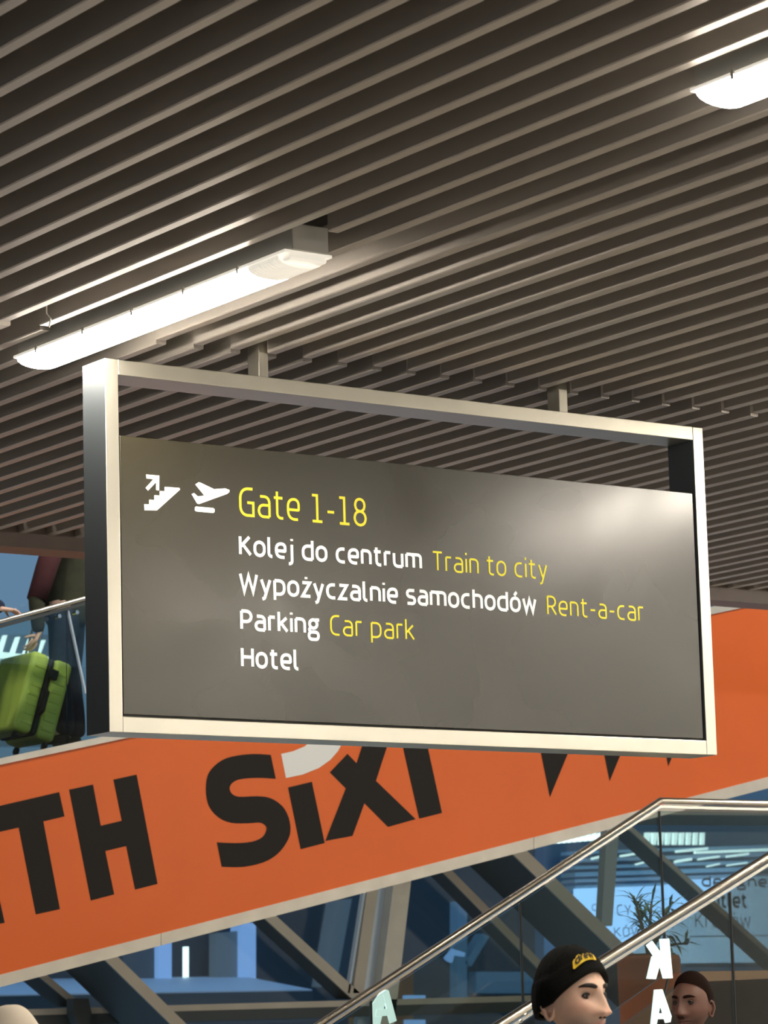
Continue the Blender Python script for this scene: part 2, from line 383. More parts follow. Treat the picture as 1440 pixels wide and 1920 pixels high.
line('Train to city', 7.499, 8.095, 3.519, .083, .10, M['yellow'], 'yellow word')
line('Wypożyczalnie samochodów', 6.560, 8.032, 3.372, .083, .155, M['white'], 'white word')
line('Rent-a-car', 8.087, 8.611, 3.370, .083, .10, M['yellow'], 'yellow word')
line('Parking', 6.562, 6.935, 3.226, .083, .155, M['white'], 'white word')
line('Car park', 6.986, 7.398, 3.228, .083, .10, M['yellow'], 'yellow word')
line('Hotel', 6.562, 6.834, 3.080, .083, .155, M['white'], 'white word')
def z4(x, y): return (240+x/2.769, 860+y/2.768)
def pict(name, polys, lb):
    parts = []
    for i, pl in enumerate(polys):
        P = [at(*z4(*q), 1, TY-.0003*i) for q in pl]; parts.append((P, [tuple(range(len(P)))]))
    V, Fc = joinm(*parts); mk(name, V, Fc, M['white'], panel, lb)
pict('pictogram', [[(94, 82), (163, 88), (162, 165), (146, 163), (146, 122), (104, 166), (91, 152), (131, 107), (95, 102)],
                   [(190, 146), (268, 152), (270, 161), (150, 269), (86, 268), (84, 236), (110, 237), (110, 213), (136, 214), (136, 190), (164, 191), (164, 168), (190, 169)]],
     'white escalator and arrow pictogram')
pict('pictogram', [[(349, 134), (366, 122), (376, 124), (447, 158), (505, 154), (527, 162), (527, 173), (515, 183), (368, 236), (358, 232), (330, 184), (343, 178), (362, 195), (396, 192)],
                   [(347, 252), (354, 248), (442, 256), (450, 262), (450, 276), (443, 282), (354, 274), (346, 268)]],
     'white departing aeroplane pictogram')

# ================================================================== MOVING WALKWAY with orange cladding
YW = 18.5
walk = thing('moving_walkway', tuple(at(700, 1600, 1, YW)), 'sloping moving walkway with orange side cladding and black lettering behind the sign', 'walkway')
def wl(px, y0, s): return (px, y0+s*px)
def band(name, xa, xb, f1, f2, Y, d, m, par, lb=None):
    return mk(name, *pxprism(Y, [(xa, f1(xa)), (xb, f1(xb)), (xb, f2(xb)), (xa, f2(xa))], d), m, par, lb)
topf = lambda x: 1434-.2115*x
topt = lambda x: 1422-.2130*x
botf = lambda x: 1828-.2576*x
bott = lambda x: 1851-.2590*x
clad = band('side_cladding', -260, 2700, topf, botf, YW, .05, M['orange'], walk, 'orange cladding panel')
band('top_trim', -260, 2700, topt, topf, YW-.01, .10, M['trim'], walk)
for a, b in ((-260, 301.5), (302.5, 1000.5), (1001.5, 1720), (1721, 2700)):
    band('bottom_trim', a, b, botf, bott, YW-.012, .35, M['trim'], walk)
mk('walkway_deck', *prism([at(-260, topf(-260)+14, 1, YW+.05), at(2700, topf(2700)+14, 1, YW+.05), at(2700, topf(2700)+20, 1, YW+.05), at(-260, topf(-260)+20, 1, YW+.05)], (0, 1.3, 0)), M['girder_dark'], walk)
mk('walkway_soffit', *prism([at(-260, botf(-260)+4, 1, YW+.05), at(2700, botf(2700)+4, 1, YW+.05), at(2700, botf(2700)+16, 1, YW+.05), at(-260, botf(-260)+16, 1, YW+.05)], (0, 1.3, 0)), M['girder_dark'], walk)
LY_ = YW-.0015
def vin(polys, m, lb):
    V, Fc = joinm(*[([at(x, y, 1, LY_) for x, y in p], [tuple(range(len(p)))]) for p in polys])
    o = mk('lettering', V, Fc, m, clad, lb)
    bm = bmesh.new(); bm.from_mesh(o.data); bmesh.ops.triangulate(bm, faces=bm.faces[:]); bm.to_mesh(o.data); bm.free()
def c3(pts): return [(240+x/2.3226, 1380+y/2.3226) for x, y in pts]
def c4(pts): return [(x/4.5, 1440+y/4.5) for x, y in pts]
vin([c4([(-330, 395), (500, 203), (545, 408), (366, 450), (506, 1190), (302, 1235), (158, 502), (-290, 605)])], M['black'], 'black letter T')
vin([c4([(583, 183), (785, 139), (851, 487), (1028, 445), (957, 98), (1153, 55), (1330, 978), (1140, 1026), (1065, 658), (889, 700), (964, 1066), (766, 1118)])], M['black'], 'black letter H')
vin([c4([(-160, 1345), (40, 1305), (-10, 1075), (-140, 390), (-340, 430)])], M['black'], 'black letter I at the left edge')
S = [(622, 82), (644, 186), (560, 182), (480, 190), (446, 215), (448, 245), (480, 264), (560, 262), (620, 270), (672, 305), (700, 355), (708, 415), (690, 465), (650, 515), (590, 550), (500, 570), (408, 569),
     (387, 463), (470, 466), (540, 460), (585, 440), (602, 410), (600, 392), (575, 377), (520, 380), (450, 378), (395, 355), (355, 310), (340, 255), (342, 190), (362, 145), (410, 105), (470, 86), (550, 78)]
def smooth_poly(P, k=3):
    n = len(P); out = []
    for i in range(n):
        p0, p1, p2, p3 = [np.array(P[(i+j-1) % n], float) for j in range(4)]
        sharp = i in (0, 1, 16, 17) or (i+1) % n in (0, 1, 16, 17)
        if (i in (0, 16)): out.append(tuple(p1)); continue
        if i in (1, 17): p0 = p1
        if (i+1) % n in (0, 16): p3 = p2
        for s in range(k):
            t = s/k; out.append(tuple(.5*((2*p1)+(-p0+p2)*t+(2*p0-5*p1+4*p2-p3)*t*t+(-p0+3*p1-3*p2+p3)*t**3)))
    return out
vin([c3(smooth_poly(S))], M['black'], 'black letter S')
vin([c3([(697, 224), (801, 199), (857, 466), (752, 493)])], M['black'], 'black letter i')
arc = [(688, 183), (667, 78), (720, 66), (770, 45), (810, 8), (830, -30), (945, -30), (938, 20), (915, 65), (880, 105), (830, 140), (760, 168)]
vin([c3(arc)], M['cream'], 'cream curved dot of the letter i')
vin([c3([(859, 457), (948, 228), (879, 158), (956, 77), (995, 118), (1060, -80), (1178, -105), (1080, 195), (1253, 362), (1132, 396), (1030, 293), (978, 435)])], M['black'], 'black letter x')
vin([c3([(1120, -70), (1380, -132), (1402, -32), (1295, 0), (1368, 335), (1268, 360), (1190, 18), (1140, 30)])], M['black'], 'black letter t')
for ax, ay in ((1031, 1495), (1143, 1465), (1253, 1437)):
    vin([[(ax, ay), (ax-26, ay-128), (ax+62, ay-150)]], M['black'], 'black downward spike')
# balustrade of the walkway: glass, clamps, handrail
hr = lambda x: 1166-.272*x
def wpt(px, f, Y): return at(px, f(px), 1, Y)
for i, (a, b) in enumerate(((-260, 126), (129, 520), (523, 920), (923, 1320), (1323, 1720), (1723, 2120), (2123, 2520))):
    P = [at(a, hr(a)+4, 1, YW+.03), at(b, hr(b)+4, 1, YW+.03), at(b, topt(b)+3, 1, YW+.03), at(a, topt(a)+3, 1, YW+.03)]
    mk('glass_panel', *prism(P, (0, .012, 0)), M['glass'], walk)
mk('handrail', *tube([at(-260, hr(-260), 1, YW+.02), at(2520, hr(2520), 1, YW+.02)], .018, 12), M['steel'], walk, smooth=True)
mk('handrail_channel', *prism([at(-260, hr(-260)+6, 1, YW), at(1500, hr(1500)+6, 1, YW), at(1500, hr(1500)+12, 1, YW), at(-260, hr(-260)+12, 1, YW)], (0, .05, 0)), M['girder_dark'], walk)
for px, py in ((112, 1155), (145, 1148)):
    p = at(px, py, 1, YW)
    mk('clamp_bolt', *tube([p, p+np.array([0, .05, 0])], .014, 12), M['steel'], walk)
P = [at(127, 1144, 1, YW+.01), at(130, 1144, 1, YW+.01), at(163, 1300, 1, YW+.01), at(160, 1300, 1, YW+.01)]
mk('glass_edge_reflection', *prism(P, (0, .02, 0)), M['bluegrey'], walk)  # bluegrey strip standing in for a reflection along the glass edge

# unseen area lamps added to brighten the orange cladding
for x in (0, 6, 12, 18, 24):
    ld = bpy.data.lights.new('walkway_fill', 'AREA'); ld.energy = WALK_FILL; ld.size = 1.6; ld.size_y = .5; ld.shape = 'RECTANGLE'; ld.color = (1, .90, .76)
    lo = bpy.data.objects.new('walkway_fill', ld); C.objects.link(lo); lo.location = (x, 15.6, 8.2); lo.rotation_euler = (math.radians(18), 0, 0)

# ================================================================== FACADE behind the walkway
YF = 24.0
fac = thing('window_1', (14, YF, 0), None, None, kind='structure')
def g(name, pts, depth, m=M['girder'], Y=YF): return mk(name, *pxprism(Y, pts, depth), m, fac)
def diag(xa, ya, xb, yb, w_, depth, m=M['girder'], Y=YF):
    p = [(xa-w_/2, ya), (xa+w_/2, ya), (xb+w_/2, yb), (xb-w_/2, yb)]
    g('girder_web', p, depth, M['girder_dark'], Y+.021)  # web colour darkened to stand in for shade beside the lit flange
    return g('girder_flange', p, .02, m, Y)
diag(64, 1655, 480, 2062, 30, .80, Y=YF-.9)
diag(377, 1600, 673, 1872, 27, .26)
diag(-60, 1712, 150, 1887, 18, .36)
diag(700, 1492, 1060, 1858, 20, .24)
diag(790, 1420, 1340, 1950, 33, .78, Y=YF-.9)
diag(1050, 1433, 1520, 1857, 12, .30)
g('transom', [(-200, 1899), (1010, 1866), (1010, 1877), (-200, 1911)], .30)
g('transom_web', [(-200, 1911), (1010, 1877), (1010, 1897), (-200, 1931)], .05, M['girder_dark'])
g('transom', [(1190, 1508), (1560, 1514), (1560, 1530), (1190, 1527)], .06)
g('transom_web', [(1190, 1527), (1560, 1530), (1560, 1549), (1190, 1546)], .06, M['girder_dark'])
g('column', [(745, 1600), (777, 1600), (735, 1960), (700, 1960)], .12, M['trim'])
g('column_back', [(716, 1600), (742, 1600), (690, 1960), (664, 1960)], .06, M['blueroof'], YF+.2)  # pale blue colour stands in for sky light reflected on the column
g('frame_strip', [(695, 1620), (716, 1620), (682, 1862), (662, 1862)], .05)
g('frame_strip', [(690, 1620), (694, 1620), (656, 1862), (652, 1862)], .05, M['bluegrey'])
g('mullion', [(1139, 1540), (1162, 1540), (1148, 1736), (1128, 1736)], .10, M['litwall'])
g('gusset_plate', [(138, 1872), (166, 1872), (172, 1900), (164, 1922), (146, 1920), (138, 1900)], .12, M['girder_dark'], YF-.2)
gz = [at(-300, 1000, 1, YF+.45), at(1750, 1000, 1, YF+.45), at(1750, 2100, 1, YF+.45), at(-300, 2100, 1, YF+.45)]
mk('pane', *prism(gz, (0, .02, 0)), M['fglass'], fac)

# ---- outside
YO = 36.0
bld = thing('building', tuple(at(400, 1870, 1, YO)), 'dark building opposite with a flat pale blue roof seen through the glass front', 'building')
def o(name, pts, d, m, Y=YO, par=bld): return mk(name, *pxprism(Y, pts, d), m, par)
o('wall', [(-300, 1560), (1090, 1560), (1090, 2100), (-300, 2100)], .4, M['dkblue'], YO+5)
o('wall_panel', [(405, 1750), (452, 1745), (452, 1840), (405, 1840)], .2, M['litwall'], YO+4.6)
o('wall_panel', [(230, 1760), (292, 1755), (292, 1840), (230, 1840)], .2, M['dkgrey'], YO+4.6)
o('blue_strip', [(296, 1740), (322, 1740), (322, 1840), (296, 1840)], .3, M['skypanel'], YO+4.5)  # these two strips are windows, their sky reflection painted as glow
o('blue_strip', [(452, 1730), (480, 1730), (480, 1840), (452, 1840)], .3, M['skypanel'], YO+4.5)
o('lit_strip', [(349, 1775), (354, 1775), (354, 1832), (349, 1832)], .1, M['lightstreak'], YO+4.5)
o('lit_pillar', [(632, 1690), (660, 1685), (630, 1850), (604, 1850)], .3, M['litwall'], YO+4.2)
rf = [at(-200, 1868, 1, YO-.2), at(590, 1851, 1, YO-.2), at(490, 1826, 1, YO+4), at(-200, 1846, 1, YO+4)]
zr = rf[0][2]
a_, b_ = at(-300, 1870, 1, YO-.3), at(585, 1852, 1, YO-.3)
mk('roof', *prism([(a_[0], YO-.3, a_[2]), (b_[0], YO-.3, a_[2]), (b_[0]+2.3, YO+5, a_[2]+.32), (a_[0], YO+5, a_[2]+.32)], (0, 0, -.05)), M['blueroof'], bld)
mk('roof_edge', *box(a_[0], b_[0], YO-.32, YO+.2, a_[2]-.42, a_[2]-.02), M['dkblue'], bld)
mk('orange_kiosk', *pxprism(YO, [(730, 1808), (775, 1808), (775, 1990), (730, 1990)], 1), M['pot'], bld)
o('blue_strip', [(858, 1690), (876, 1690), (876, 1880), (858, 1880)], .2, M['paleblue'], YO+3)
o('brace', [(905, 1750), (918, 1756), (884, 1812), (872, 1806)], .2, M['paleblue'], YO+3)
mk('lantern', *tube([at(870, 1790, 1, YO-2), at(848, 1785, 1, YO-2), at(840, 1800, 1, YO-2)], [.03, .05, .07], 8), M['skypanel'], bld)
o('lit_window', [(763, 1866), (798, 1866), (798, 1874), (763, 1874)], .1, M['skypanel'], YO-2)
o('lit_window', [(765, 1912), (798, 1912), (798, 1930), (765, 1930)], .1, M['skypanel'], YO-2)
o('awning', [(893, 1822), (1000, 1822), (1000, 1862), (893, 1862)], .2, M['paleblue'], YO+3)

for k in range(5):
    o('light_streak', [(-16+k*24, 1188+k*3), (-10+k*24, 1188+k*3), (-24+k*24, 1238), (-32+k*24, 1238)], .05, M['lightstreak'], YO-4)
o('light_streak', [(-40, 1218), (98, 1232), (98, 1242), (-40, 1230)], .05, M['lightstreak'], YO-4.2)
o('pale_panel', [(-40, 1190), (108, 1190), (108, 1400), (-40, 1400)], .05, M['bluegrey'], YO-3.5)
# ceiling lamps mirrored in the glass, built as streaks, and pale blue poster walls
YH = 32.0
far_h = thing('posters_and_reflections', tuple(at(1260, 1860, 1, YH)), 'pale blue poster walls with mirrored ceiling lamps built as streaks, at the glass front', 'hall')
def h(name, pts, d, m, Y=YH): return mk(name, *pxprism(Y, pts, d), m, far_h)
h('back_wall', [(1020, 1440), (1700, 1440), (1700, 2000), (1020, 2000)], .2, M['deepblue'], YH+1.2)
ys = 1600
for i, (y, t, mm) in enumerate(((1590, 6, 'paleblue'), (1604, 7, 'bluegrey'), (1618, 6, 'paleblue'), (1630, 8, 'paleblue'), (1643, 6, 'bluegrey'), (1655, 8, 'paleblue'))):
    h('ceiling_reflection', [(1078, y+6), (1700, y-14), (1700, y-14+t), (1078, y+6+t)], .3, M[mm], YH+.6)
for k in range(9):
    x = 1212+k*13
    h('light_streak', [(x, 1561), (x+9-k*.4, 1561), (x+5, 1584), (x-1, 1584)], .05, M['lightstreak'], YH+.3)
for k in range(9):
    x = 1040+k*10
    h('light_streak', [(x+4, 1572-k*1.2), (x+9, 1570-k*1.2), (x+5, 1581-k*.8), (x-1, 1582-k*.8)], .05, M['lightstreak'], YH+.3)
for a, b, y, t in ((1270, 1328, 1592, 5), (1305, 1700, 1594, 5), (1268, 1298, 1611, 5), (1312, 1350, 1607, 4), (1365, 1405, 1602, 4), (1328, 1350, 1621, 3), (1366, 1402, 1619, 3), (1166, 1198, 1601, 4), (1112, 1130, 1606, 4), (1195, 1212, 1617, 3)):
    h('light_streak', [(a, y+2), (b, y-2-(b-a)*.03), (b, y-2-(b-a)*.03+t), (a, y+2+t)], .05, M['lightstreak'], YH+.3)
for pts in ([(1084, 1666), (1252, 1660), (1252, 1806), (1084, 1812)], [(1255, 1658), (1292, 1657), (1292, 1806), (1255, 1806)], [(1294, 1649), (1700, 1632), (1700, 1806), (1294, 1806)]):
    scn = h('poster_wall', pts, .1, M['screen'], YH)
tu = np.array([1., 0, 0]); tz = np.array([0, 0, 1.])
def ptxt(s, x0, y0, x1, hpx, wd):
    a = at(x0, y0, 1, YH-.01); b = at(x1, y0, 1, YH-.01); t = at(x0, y0-hpx, 1, YH-.01)
    flat_text('lettering', s, t[2]-a[2], wd, a, tu, tz, (0, -1, 0), M['screenink'], far_h, width=b[0]-a[0])
ptxt('C', 1110, 1708, 1119, 13, .12); ptxt('CYJNY', 1157, 1717, 1226, 21, .10); ptxt('KÓW', 1152, 1757, 1204, 19, .10)
ptxt('designer', 1316, 1663, 1452, 21, .2); ptxt('outlet', 1318, 1703, 1402, 29, .2); ptxt('Kraków', 1304, 1740, 1408, 28, .09)
h('sill', [(1286, 1806), (1700, 1802), (1700, 1812), (1286, 1812)], .2, M['deepblue'], YH-.1)
h('poster_joint', [(1294, 1755), (1700, 1750), (1700, 1751.5), (1294, 1757)], .01, M['screenink'], YH-.02)

# ================================================================== STAIR with two glass balustrades
Y1, Y2 = 14.0, 12.0
stair = thing('staircase', (11, 13, 0), 'wide grey staircase rising to a landing behind the man in the black beanie', 'staircase')
T = math.tan(math.radians(26.9)); XT = at(1238, 1501, 1, Y1)[0]; ZT = at(1238, 1501, 1, Y1)[2]
ZL = ZT-1.05
XS = XT+.25
nst = 12; run = .31; rise = ZL/nst
for k in range(nst):
    x1 = XS-k*run; z1 = ZL-(k+1)*rise
    mk('step', *box(x1-run, x1+.02, Y2+.05, Y1+.0, max(z1-.25, 0), z1+.0), M['step'], stair)
mk('landing', *box(XS, XS+7, Y2+.05, Y1+.0, ZL-.30, ZL), M['step'], stair)
def sline(x, dz): return ZL+dz-(XS-x)*rise/run
for Y in (Y1, Y2):
    xa = XS-nst*run
    mk('stringer', *prism([(xa, Y, sline(xa, .06)), (XS, Y, ZL+.06), (XS+7, Y, ZL+.06), (XS+7, Y, ZL-.05), (XS, Y, ZL-.05), (xa, Y, sline(xa, -.05))], (0, .05, 0)), M['stringer'], stair)
    mk('stringer_web', *prism([(xa, Y+.01, sline(xa, -.05)), (XS, Y+.01, ZL-.05), (XS+7, Y+.01, ZL-.05), (XS+7, Y+.01, ZL-.34), (XS+.1, Y+.01, ZL-.34), (xa+.4, Y+.01, max(sline(xa, -.1), 0))], (0, .03, 0)), M['step'], stair)
def balustrade(Y, pts, edges, gm, label, group):
    b = thing('glass_balustrade', tuple(pts[0]), label, 'balustrade', group)
    pts = [np.array(p) for p in pts]
    k = 1.18 if Y < 13 else 1
    mk('handrail', *tube(pts, .0185*k, 14), M['steel'], b, smooth=True)
    dn = np.array([0, 0, -.036*k])
    mk('rail_channel', *joinm(*[prism([pts[i]+dn*.80, pts[i+1]+dn*.80, pts[i+1]+dn*1.2, pts[i]+dn*1.2], (0, .025, 0)) for i in range(len(pts)-1)]), M['steel'], b)
    # glass leaves between the edges
    def zr(x):
        for i in range(len(pts)-1):
            if x <= pts[i+1][0] or i == len(pts)-2:
                p, q = pts[i], pts[i+1]; return p[2]+(x-p[0])/(q[0]-p[0])*(q[2]-p[2])
    xs = [pts[0][0]]+edges+[pts[-1][0]]
    for a, c in zip(xs[:-1], xs[1:]):
        a += .006; c -= .006
        mid = [x for x in [p[0] for p in pts] if a < x < c]
        top = [(x, Y+.008, zr(x)-.06) for x in [a]+mid+[c]]; bot = [(x, Y+.008, zr(x)-1.0) for x in [c]+mid[::-1]+[a]]
        mk('glass_leaf', *prism(top+bot, (0, .012, 0)), gm, b)
    for x in edges:
        mk('glass_seam', *box(x-.004, x+.004, Y+.006, Y+.020, zr(x)-1.0, zr(x)-.06), M['rubber'], b)
    return b
s1 = (at(1238, 1501, 1, Y1)[2]-at(640, 1893, 1, Y1)[2])/(at(1238, 1501, 1, Y1)[0]-at(640, 1893, 1, Y1)[0])
pA = at(1238, 1501, 1, Y1); pS = np.array([pA[0]-4.2, Y1, pA[2]-4.2*s1]); pE = np.array([pA[0]+6, Y1, pA[2]])
balustrade(Y1, [pS, pA, pE], [at(698, 1880, 1, Y1)[0], at(981, 1800, 1, Y1)[0], at(1242, 1600, 1, Y1)[0], at(1242, 1600, 1, Y1)[0]+1.6], M['glass'],
           'far glass balustrade whose steel handrail bends level at the stair landing', 'stair balustrades')
qA, qB = at(1440, 1606, 1, Y2), at(1146, 1790, 1, Y2); s2 = (qA[2]-qB[2])/(qA[0]-qB[0])
q0 = np.array([qB[0]-2.8, Y2, qB[2]-2.8*s2]); q1 = np.array([qA[0]+1.2, Y2, qA[2]+1.2*s2])
balustrade(Y2, [q0, q1], [at(1062, 1900, 1, Y2)[0], at(1376, 1780, 1, Y2)[0]], M['warm_reflection_glass'],
           'near glass balustrade with sloping steel handrail right behind the black beanie', 'stair balustrades')

# ---- letters reflected in the stair glass, built as glowing solids on added rods
def glow_letters(pts_list, Y, label, rod):
    t = thing('glowing_letters', tuple(at(*rod[1], 1, Y)), label, 'letter sign', 'pale glowing letters')
    for pl in pts_list:
        V, Fc = joinm(*[pxprism(Y-.001*i, p, .012) for i, p in enumerate(pl)])
        mk('letter', V, Fc, M['glow_letters'], t)
    mk('added_rod', *tube([at(*rod[0], 1, Y+.04), at(*rod[1], 1, Y+.04)], .006, 8), M['rubber'], t)
z8 = lambda L: [(1180+x/5.538, 1640+y/5.539) for x, y in L]
K = [z8([(325, 668), (415, 664), (452, 1075), (362, 1078)]), z8([(186, 733), (240, 688), (348, 835), (310, 880), (262, 846)]), z8([(244, 846), (345, 840), (278, 1085), (190, 1080)]), z8([(330, 830), (345, 900), (400, 1060), (362, 1078), (320, 920)])]
A1 = [z8([(270, 1195), (340, 1190), (345, 1250), (285, 1552), (232, 1560)]), z8([(290, 1193), (345, 1192), (440, 1470), (430, 1530), (385, 1540), (315, 1290)]), z8([(270, 1440), (400, 1440), (410, 1500), (262, 1500)])]
glow_letters([K, A1], Y2-.35, 'pale glowing letters K and A one above the other behind the hatted man', ((1255, 1826), (1226, 1945)))
A2 = [[(717, 1856), (728, 1856), (712, 1925), (698, 1925), (698, 1884)], [(717, 1857), (729, 1857), (744, 1914), (732, 1919)], [(706, 1893), (736, 1890), (738, 1904), (704, 1906)]]
glow_letters([A2], Y1+.3, 'single pale glowing letter A below the far handrail, left of the hatted man', ((698, 1878), (698, 1960)))

# ---- palm in an orange pot on the landing
YP = 15.2
pc = at(1216, 1792, 1, YP); zb = ZL
plant = thing('potted_palm', (pc[0], YP, 0), 'spiky green palm in a tall orange pot behind the stair glass', 'plant')
hgt = pc[2]
V, Fc = tube([(pc[0], YP, z) for z in (0.0, .4, hgt-.03, hgt)], [.16, .175, .20, .19], 20); mk('pot', V, Fc, M['pot'], plant, smooth=True)
mk('soil', *tube([(pc[0], YP, hgt-.01), (pc[0], YP, hgt+.012)], .17, 16), M['stem'], plant)
rnd = random.Random(3)
for ti, (tx, ty) in enumerate(((1188, 1680), (1222, 1690), (1262, 1690), (1268, 1718), (1290, 1770), (1200, 1720))):
    tip = at(tx, ty, 1, YP+(.12 if ti % 2 else -.1)); base = np.array([pc[0], YP, hgt])
    mid = (base+tip)/2+np.array([0, 0, .05])
    cpts = [base*(1-t)**2+2*t*(1-t)*mid+tip*t*t for t in np.linspace(0, 1, 7)]
    st = mk('branch', *tube(cpts, [.013, .012, .011, .010, .009, .008, .006], 6), M['stem'], plant)
    parts = []
    for j in range(26):
        t = rnd.uniform(.3, 1); c = base*(1-t)**2+2*t*(1-t)*mid+tip*t*t
        az = rnd.uniform(0, 2*PI); el = rnd.uniform(-.35, 1.1); L = rnd.uniform(.11, .21)
        d = np.array([math.cos(az)*math.cos(el), math.sin(az)*math.cos(el), math.sin(el)])
        s = np.cross(d, (0, 0, 1)); s /= np.linalg.norm(s); drop = np.array([0, 0, -.03])
        p1 = c+d*L*.5; p2 = c+d*L+drop; wv = s*.010; nn = np.cross(s, d)*.003
        parts.append(([c-wv*.4, c+wv*.4, p1+wv, p2, p1-wv, p1+nn], [(0, 1, 2, 5), (0, 5, 4), (5, 2, 3), (4, 5, 3)]))
    lf = mk('leaf_cluster', *joinm(*parts), M['leaf'], plant); lf['kind'] = 'stuff'

# ================================================================== SUITCASE
def suitcase():
    base = at(28, 1402, 1, 19.15); cz = topf
    t = thing('suitcase', tuple(base), 'lime green hard-shell trolley suitcase tilted on the moving walkway', 'suitcase')
    H, W, D = .62, .50, .30
    tilt = math.radians(17)
    # local axes: thickness along X, width along Y, height along tilted Z
    hx = np.array([math.sin(tilt), 0, math.cos(tilt)]); tx = np.array([math.cos(tilt), 0, -math.sin(tilt)]); wy = np.array([0, 1., 0])
    o0 = base+np.array([0, -.25, .02])
    def rb(x0, x1, y0, y1, z0, z1):
        V, Fc = box(x0, x1, y0, y1, z0, z1); return [o0+tx*v[0]+wy*v[1]+hx*v[2] for v in V], Fc
    bevel(mk('shell', *rb(-.165, -.022, 0, W, .04, H), M['lime'], t), .04, 4)
    bevel(mk('shell', *rb(.022, .165, 0, W, .04, H), M['lime'], t), .04, 4)
    bevel(mk('zip_band', *rb(-.024, .024, .012, W-.012, .05, H-.012), M['rubber'], t), .03, 3)
    for k in range(7):
        z = .10+k*.068
        bevel(mk('rib', *rb(-.130, -.04, -.005, W+.005, z, z+.03), M['lime'], t), .006)
        bevel(mk('rib', *rb(.04, .130, -.005, W+.005, z, z+.03), M['lime'], t), .006)
    hd = lambda a, b, c: o0+tx*a+wy*b+hx*c
    mk('side_handle', *tube([hd(.0, 0, .20), hd(.0, -.035, .22), hd(.0, -.035, .36), hd(.0, 0, .38)], .014, 8), M['rubber'], t)
    bevel(mk('lock', *rb(-.01, .05, -.03, .01, .46, .53), M['rubber'], t), .006)
    for b in (.17, .33):
        mk('trolley_tube', *tube([hd(-.06, b, H-.02), hd(-.06, b, H+.27)], .008, 8), M['steel'], t)
    mk('trolley_grip', *tube([hd(-.06, .15, H+.28), hd(-.06, .35, H+.28)], .016, 10), M['rubber'], t)
    for a in (-.12, .12):
        for b in (.05, W-.05):
            mk('wheel', *tube([hd(a-.012, b, .012), hd(a+.012, b, .012)], .028, 12), M['rubber'], t)
    return hd(-.06, .25, H+.28)
grip = suitcase()

# ================================================================== PEOPLE
def skin_mesh(J, E, R, root=0, sub=1):
    me = bpy.data.meshes.new('tmp'); me.from_pydata([tuple(j) for j in J], E, [])
    ob = bpy.data.objects.new('tmp', me); C.objects.link(ob)
    md = ob.modifiers.new('s', 'SKIN'); md.use_smooth_shade = True
    for i, v in enumerate(me.skin_vertices[0].data):
        r = R[i]; v.radius = r if hasattr(r, '__len__') else (r, r); v.use_root = (i == root)
    if sub: sm = ob.modifiers.new('u', 'SUBSURF'); sm.levels = sub; sm.render_levels = sub
    dg = bpy.context.evaluated_depsgraph_get(); ev = ob.evaluated_get(dg); m2 = ev.to_mesh()
    V = [np.array(v.co) for v in m2.vertices]; Fc = [tuple(p.vertices) for p in m2.polygons]
    ev.to_mesh_clear(); bpy.data.objects.remove(ob); bpy.data.meshes.remove(me)
    return V, Fc
def g2(a, b, sa, sb): return np.exp(-.5*((a/sa)**2+(b/sb)**2))
def ss(x): x = np.clip(x, 0, 1); return x*x*(3-2*x)
def head_mesh():
    bm = bmesh.new(); bmesh.ops.create_icosphere(bm, subdivisions=6, radius=1)
    P = np.array([v.co[:] for v in bm.verts]); Fc = [tuple(v.index for v in f.verts) for f in bm.faces]; bm.free()
    nx, ny, nz = P.T
    x = np.where(nx > 0, nx*.094, nx*.104); y = ny*.077; z = nz*.122
    low = ss(-nz*1.0)
    y = y*(1-.34*ss((-z-.02)/.10)); 
    fr = ss(nx*1.6)
    x = x+.012*fr*ss((-z)/.09)                        # jaw forward, flat face
    x = x-.008*ss((z-.035)/.07)*fr
    back = ss(-nx*1.5)*ss((-z-.02)/.07); x = x+.045*back; z = z+.018*back
    f = ss(nx*2.2)
    ay = np.abs(y)
    x += f*.005*g2(ay-.025, z-.030, .020, .008)       # brow ridge
    x -= f*.013*g2(ay-.032, z-.008, .014, .012)       # sockets
    x += f*.004*g2(ay-.048, z+.022, .016, .014)       # cheekbones
    rz = ss((.026-z)/.060)*(z > -.052)                # nose ridge
    wn = .0085+.0075*ss((-z-.010)/.03)
    tipfall = ss((z+.052)/.012)
    x += f*(.006+.019*rz)*np.exp(-.5*(y/wn)**2)*tipfall*(z < .034)*ss((.034-z)/.02)
    x += f*.009*g2(ay-.015, z+.041, .007, .007)       # wings
    x -= f*.004*g2(y, z+.054, .006, .005)             # philtrum
    x += f*.0070*g2(y, z+.064, .019, .0045)+f*.0085*g2(y, z+.077, .017, .005)
    x -= f*.0055*g2(y, z+.0705, .024, .0018)
    x -= f*.005*g2(y, z+.089, .02, .006); x += f*.011*g2(y, z+.105, .020, .012)
    V = np.stack([x, y, z], 1)
    tone = np.ones((len(V), 3))
    st = f*np.clip(g2(ay-.0, z+.100, .045, .020)+g2(ay-.050, z+.085, .02, .03)+.8*g2(ay, z+.056, .024, .006), 0, 1)
    tone *= 1-st[:, None]*np.array([.42, .36, .30])
    lip = f*np.clip(g2(y, z+.064, .017, .0035)+g2(y, z+.077, .015, .004), 0, 1); tone *= 1-lip[:, None]*np.array([.12, .42, .35])
    ck = f*g2(ay-.048, z+.02, .018, .02)+f*g2(y, z+.04, .012, .012); tone *= 1-ck[:, None]*np.array([.0, .12, .12])
    so = f*g2(ay-.032, z-.006, .018, .010); tone *= 1-so[:, None]*.22
    return V, Fc, tone
HV, HF, HT = head_mesh()
def surf_x(y, z):
    m = HV[:, 0] > .02; Q = HV[m]; d = (Q[:, 1]-y)**2+(Q[:, 2]-z)**2; i = np.argsort(d)[:4]; return Q[i, 0].mean()
